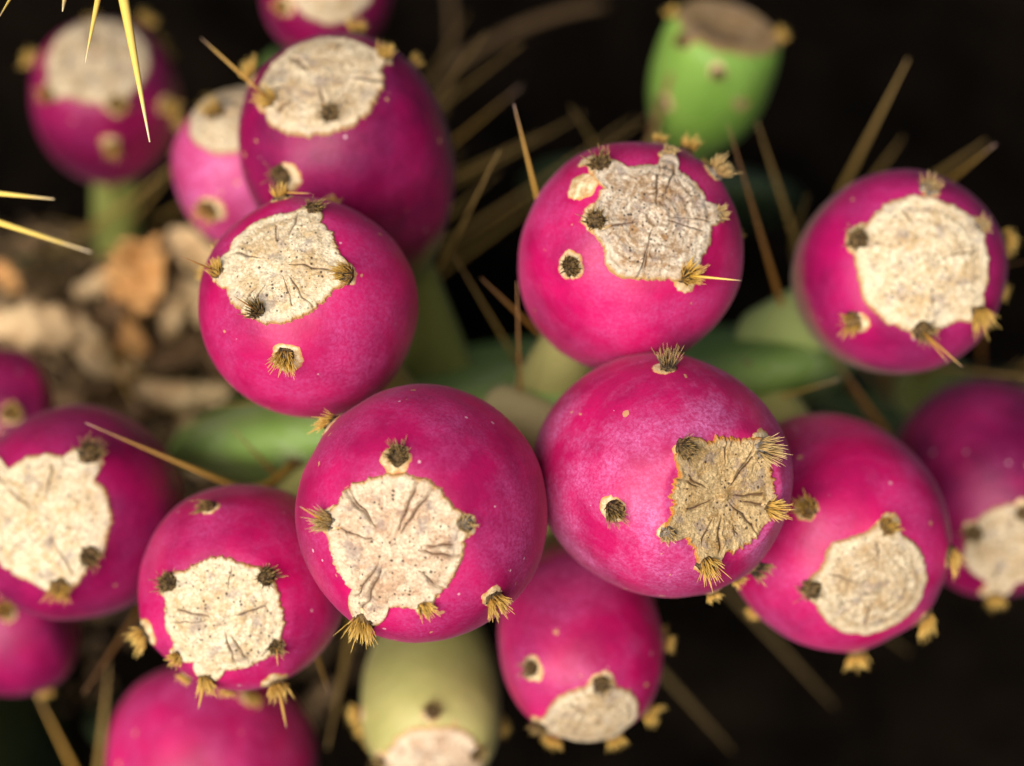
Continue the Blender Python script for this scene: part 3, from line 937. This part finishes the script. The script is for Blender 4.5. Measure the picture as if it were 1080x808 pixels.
for i in range(16):                          # blurred spines deep in the plant
    x0, y0 = r5.uniform(430, 560), r5.uniform(120, 300)
    an = r5.uniform(-2.5, -0.5)
    ln = r5.uniform(90, 200)
    SP.append(('D', (x0 + math.cos(an) * ln, y0 + math.sin(an) * ln, r5.uniform(0.11, 0.17)), (x0, y0, r5.uniform(0.16, 0.21)), r5.uniform(0.0007, 0.0011), r5.choice(['spine_dull', 'spine', 'spine_dull']), True))
for i in range(9):
    x0, y0 = r5.uniform(30, 190), r5.uniform(200, 320)
    an = r5.uniform(-3.3, -0.2)
    ln = r5.uniform(70, 150)
    SP.append(('E', (x0 + math.cos(an) * ln, y0 + math.sin(an) * ln, r5.uniform(0.13, 0.17)), (x0, y0, r5.uniform(0.17, 0.2)), r5.uniform(0.0006, 0.0010), 'spine_dull', True))
for i in range(7):
    x0, y0 = r5.uniform(930, 1080), r5.uniform(380, 430)
    an = r5.uniform(-1.0, 0.9)
    ln = r5.uniform(90, 160)
    SP.append(('B', (x0 + math.cos(an) * ln, y0 + math.sin(an) * ln, r5.uniform(0.11, 0.15)), (x0, y0, r5.uniform(0.15, 0.18)), r5.uniform(0.0007, 0.0011), 'spine_dull', True))
for s in SP:
    pad_spine(*s)


# ------------------------------------------------------------------ dry litter on the mound
def leaf_mat(name, a, b):
    return simple(name, a, b, 160, 0.8, 0.0008, 500, 0.2)


M['leaf_cream'] = leaf_mat('cream_dry_leaf', (0.46, 0.29, 0.14), (0.64, 0.46, 0.26))
M['leaf_orange'] = leaf_mat('orange_dry_leaf', (0.42, 0.19, 0.055), (0.62, 0.34, 0.13))
M['leaf_brown'] = leaf_mat('brown_dry_leaf', (0.10, 0.055, 0.025), (0.20, 0.12, 0.06))


def dry_leaf(name, pts, width, mat, label, cat, curl=0.6, seed=0, group=None):
    """a curled strip of dead leaf through image points at their depths"""
    W3 = [P(*p) for p in pts]
    n, m = 22, 9
    V = []
    c0 = W3[0]
    for i in range(n):
        f = i / (n - 1) * (len(W3) - 1)
        k = min(int(f), len(W3) - 2)
        g = f - k
        p0, p1, p2, p3 = W3[max(k - 1, 0)], W3[k], W3[k + 1], W3[min(k + 2, len(W3) - 1)]
        c = 0.5 * ((2 * p1) + (p2 - p0) * g + (2 * p0 - 5 * p1 + 4 * p2 - p3) * g * g + (3 * p1 - p0 - 3 * p2 + p3) * g ** 3)
        d = (p2 - p1).normalized()
        side = d.cross(-FWD).normalized()
        out = side.cross(d).normalized()
        w = width * (1 + 0.45 * nz(i * 0.9, seed, 3, 1)) * (math.sin((0.08 + 0.86 * i / (n - 1)) * math.pi) ** 0.6) * (1 + 0.25 * nz(i * 0.4, seed, 0, 1))
        for j in range(m):
            s = (j / (m - 1) - 0.5) * 2
            V.append(c + side * (s * w * 0.5 * (1 + 0.2 * nz(i, s, seed, 0.5))) + out * (-curl * w * 0.5 * s * s + 0.30 * w * nz(i * 0.45, s * 1.6, seed, 1) + 0.12 * w * nz(i * 1.3, s * 4, seed, 1)) - c0)
    nv = len(V)
    V2 = V + [v + FWD * 0.0008 for v in V]
    F = []
    for i in range(n - 1):
        for j in range(m - 1):
            a = i * m + j
            F.append((a, a + 1, a + m + 1, a + m))
            F.append((nv + a, nv + a + m, nv + a + m + 1, nv + a + 1))
    edge = [j for j in range(m)] + [i * m + m - 1 for i in range(1, n)] + [(n - 1) * m + j for j in range(m - 2, -1, -1)] + [i * m for i in range(n - 2, 0, -1)]
    for q in range(len(edge)):
        a, b = edge[q], edge[(q + 1) % len(edge)]
        F.append((b, a, nv + a, nv + b))
    o = mesh_obj(name, V2, F, mat, None, loc=c0)
    return tag(o, label, cat, group)


LG = 'dead leaves on the litter heap'
dry_leaf('dry_leaf', [(-25, 338, 0.142), (40, 342, 0.138), (85, 358, 0.142), (112, 400, 0.150)], 0.0125, M['leaf_cream'],
         'long curled cream dead leaf arching over the litter heap', 'dead leaf', 0.7, 1, LG)
dry_leaf('dry_leaf', [(140, 408, 0.155), (190, 418, 0.150), (245, 412, 0.155)], 0.008, M['leaf_cream'],
         'narrow cream dead leaf lying flat beside the cream-scarred fruit', 'dead leaf', 0.7, 2, LG)
dry_leaf('dry_leaf', [(150, 255, 0.155), (146, 290, 0.148), (135, 325, 0.155)], 0.015, M['leaf_orange'],
         'crumpled orange tan dead leaf below the blurred green stalk', 'dead leaf', -0.5, 3, LG)
dry_leaf('dry_leaf', [(175, 250, 0.16), (205, 262, 0.155), (220, 290, 0.16)], 0.009, M['leaf_cream'],
         'small grey cream dead leaf under the rosy half-hidden fruit', 'dead leaf', -0.5, 4, LG)
dry_leaf('dry_leaf', [(105, 345, 0.158), (130, 352, 0.154), (150, 375, 0.16)], 0.008, M['leaf_orange'],
         'small orange brown dead leaf by the tip of the arching leaf', 'dead leaf', -0.5, 5, LG)
dry_leaf('dry_leaf', [(195, 440, 0.165), (215, 470, 0.16), (205, 500, 0.17)], 0.009, M['leaf_cream'],
         'short tan dead leaf above the rosy fruit with amber spines', 'dead leaf', -0.5, 6, LG)
dry_leaf('dry_leaf', [(150, 360, 0.172), (180, 375, 0.168), (200, 350, 0.172)], 0.012, M['leaf_brown'],
         'dull brown dead leaf in the middle of the litter heap', 'dead leaf', -0.5, 7, LG)

rng = random.Random(5)
for i in range(26):
    px, py, dd = rng.uniform(0, 235), rng.uniform(255, 490), rng.uniform(0.150, 0.178)
    an, ln = rng.uniform(0, 6.28), rng.uniform(14, 38)
    dx, dy = math.cos(an) * ln, math.sin(an) * ln
    mk = rng.choice(['leaf_brown', 'leaf_brown', 'leaf_orange', 'leaf_brown', 'leaf_brown', 'leaf_cream', 'leaf_orange', 'leaf_brown', 'leaf_brown'])
    dry_leaf('dry_leaf', [(px - dx, py - dy, dd + rng.uniform(0, 0.008)), (px, py, dd), (px + dx, py + dy, dd + rng.uniform(0, 0.012))], rng.uniform(0.003, 0.008), M[mk],
             {'leaf_brown': 'small brown leaf scrap on the litter heap', 'leaf_orange': 'small orange tan leaf scrap on the litter heap', 'leaf_cream': 'small pale leaf scrap on the litter heap'}[mk],
             'leaf scrap', rng.choice([-1, 1]) * rng.uniform(0.2, 0.7), 20 + i, {'leaf_brown': 'brown leaf scraps', 'leaf_orange': 'orange leaf scraps', 'leaf_cream': 'pale leaf scraps'}[mk])

# uncountable crumbs of litter over the heap
rng = random.Random(99)
V, F = [], []
for i in range(2600):
    px, py = rng.uniform(-80, 330), rng.uniform(180, 560)
    q = P(px, py, 0.19)
    x, y = q.x + rng.gauss(0, 0.01), q.y + rng.gauss(0, 0.02)
    z = ground_z(x, y)
    a = rng.uniform(0, 6.28)
    L, w = rng.uniform(0.003, 0.014), rng.uniform(0.001, 0.005)
    d = Vector((math.cos(a), math.sin(a), rng.uniform(-0.5, 0.6))).normalized()
    s = d.cross(Vector((rng.gauss(0, 0.4), rng.gauss(0, 0.4), 1))).normalized()
    n_ = d.cross(s).normalized()
    c = Vector((x, y, z + 0.0015))
    o = len(V)
    for (k, wd, up) in ((-0.5, 0.4, 0), (-0.1, 1, 0.2), (0.3, 0.8, 0.15), (0.5, 0.1, -0.1)):
        V += [c + d * (k * L) + s * (wd * w * 0.5) + n_ * (up * w), c + d * (k * L) - s * (wd * w * 0.5) + n_ * (up * w)]
    for k in range(3):
        F.append((o + 2 * k, o + 2 * k + 1, o + 2 * k + 3, o + 2 * k + 2))
for i in range(320):                         # tangled straw
    px, py = rng.uniform(-60, 300), rng.uniform(200, 540)
    q = P(px, py, 0.175)
    c = Vector((q.x, q.y, ground_z(q.x, q.y) + rng.uniform(0.001, 0.014)))
    a = rng.uniform(0, 6.28)
    d = Vector((math.cos(a), math.sin(a), rng.uniform(-0.35, 0.35))).normalized() * rng.uniform(0.008, 0.024)
    bend = Vector((rng.gauss(0, 0.003), rng.gauss(0, 0.003), rng.uniform(0, 0.004)))
    rd = rng.uniform(0.0003, 0.0009)
    tv, tf, tt = tube([c - d, c - d * 0.4 + bend, c + d * 0.4 + bend, c + d], [rd, rd, rd, rd * 0.4], 4)
    o = len(V)
    V += tv
    F += [tuple(k + o for k in f) for f in tf]
N = NT('litter_crumbs')
v = N.coords(False)
N.color(N.ramp(N.noise(v, 120, 3), [(0.3, (0.03, 0.018, 0.01)), (0.5, (0.13, 0.075, 0.03)), (0.62, (0.30, 0.19, 0.09)), (0.75, (0.5, 0.36, 0.2))]))
N.set(Roughness=0.85)
lit = mesh_obj('leaf_litter', V, F, N.m)
tag(lit, 'brown crumbs of dead leaves covering the heap', 'leaf litter', None, 'stuff')

# dry stalks lying far back in the shade
M['stalk'] = simple('dry_stalk', (0.09, 0.05, 0.02), (0.16, 0.10, 0.045), 80, 0.8)


def stalk(pts, r, label, group=None):
    W3 = [P(*p) for p in pts]
    c0 = W3[0]
    out = []
    for i in range(17):
        f = i / 16
        a_, b_, c_ = W3
        out.append(a_ * (1 - f) ** 2 + b_ * 2 * f * (1 - f) + c_ * f * f - c0)
    tv, tf, tt = tube(out, [r * (1 - 0.5 * i / 16) for i in range(17)], 8)
    o = mesh_obj('dry_stalk', tv, tf, M['stalk'], None, loc=c0)
    tag(o, label, 'dry stalk', group)


G2 = 'dry stalks in the shade behind the fruits'
stalk([(430, 120, 0.27), (510, 20, 0.22), (640, 5, 0.24)], 0.0022, 'thick arching dry stalk in the dark behind the plum-magenta fruit', G2)
stalk([(450, 160, 0.27), (490, 60, 0.24), (470, -30, 0.26)], 0.0016, 'straight dry stalk crossing the thick arching one', G2)
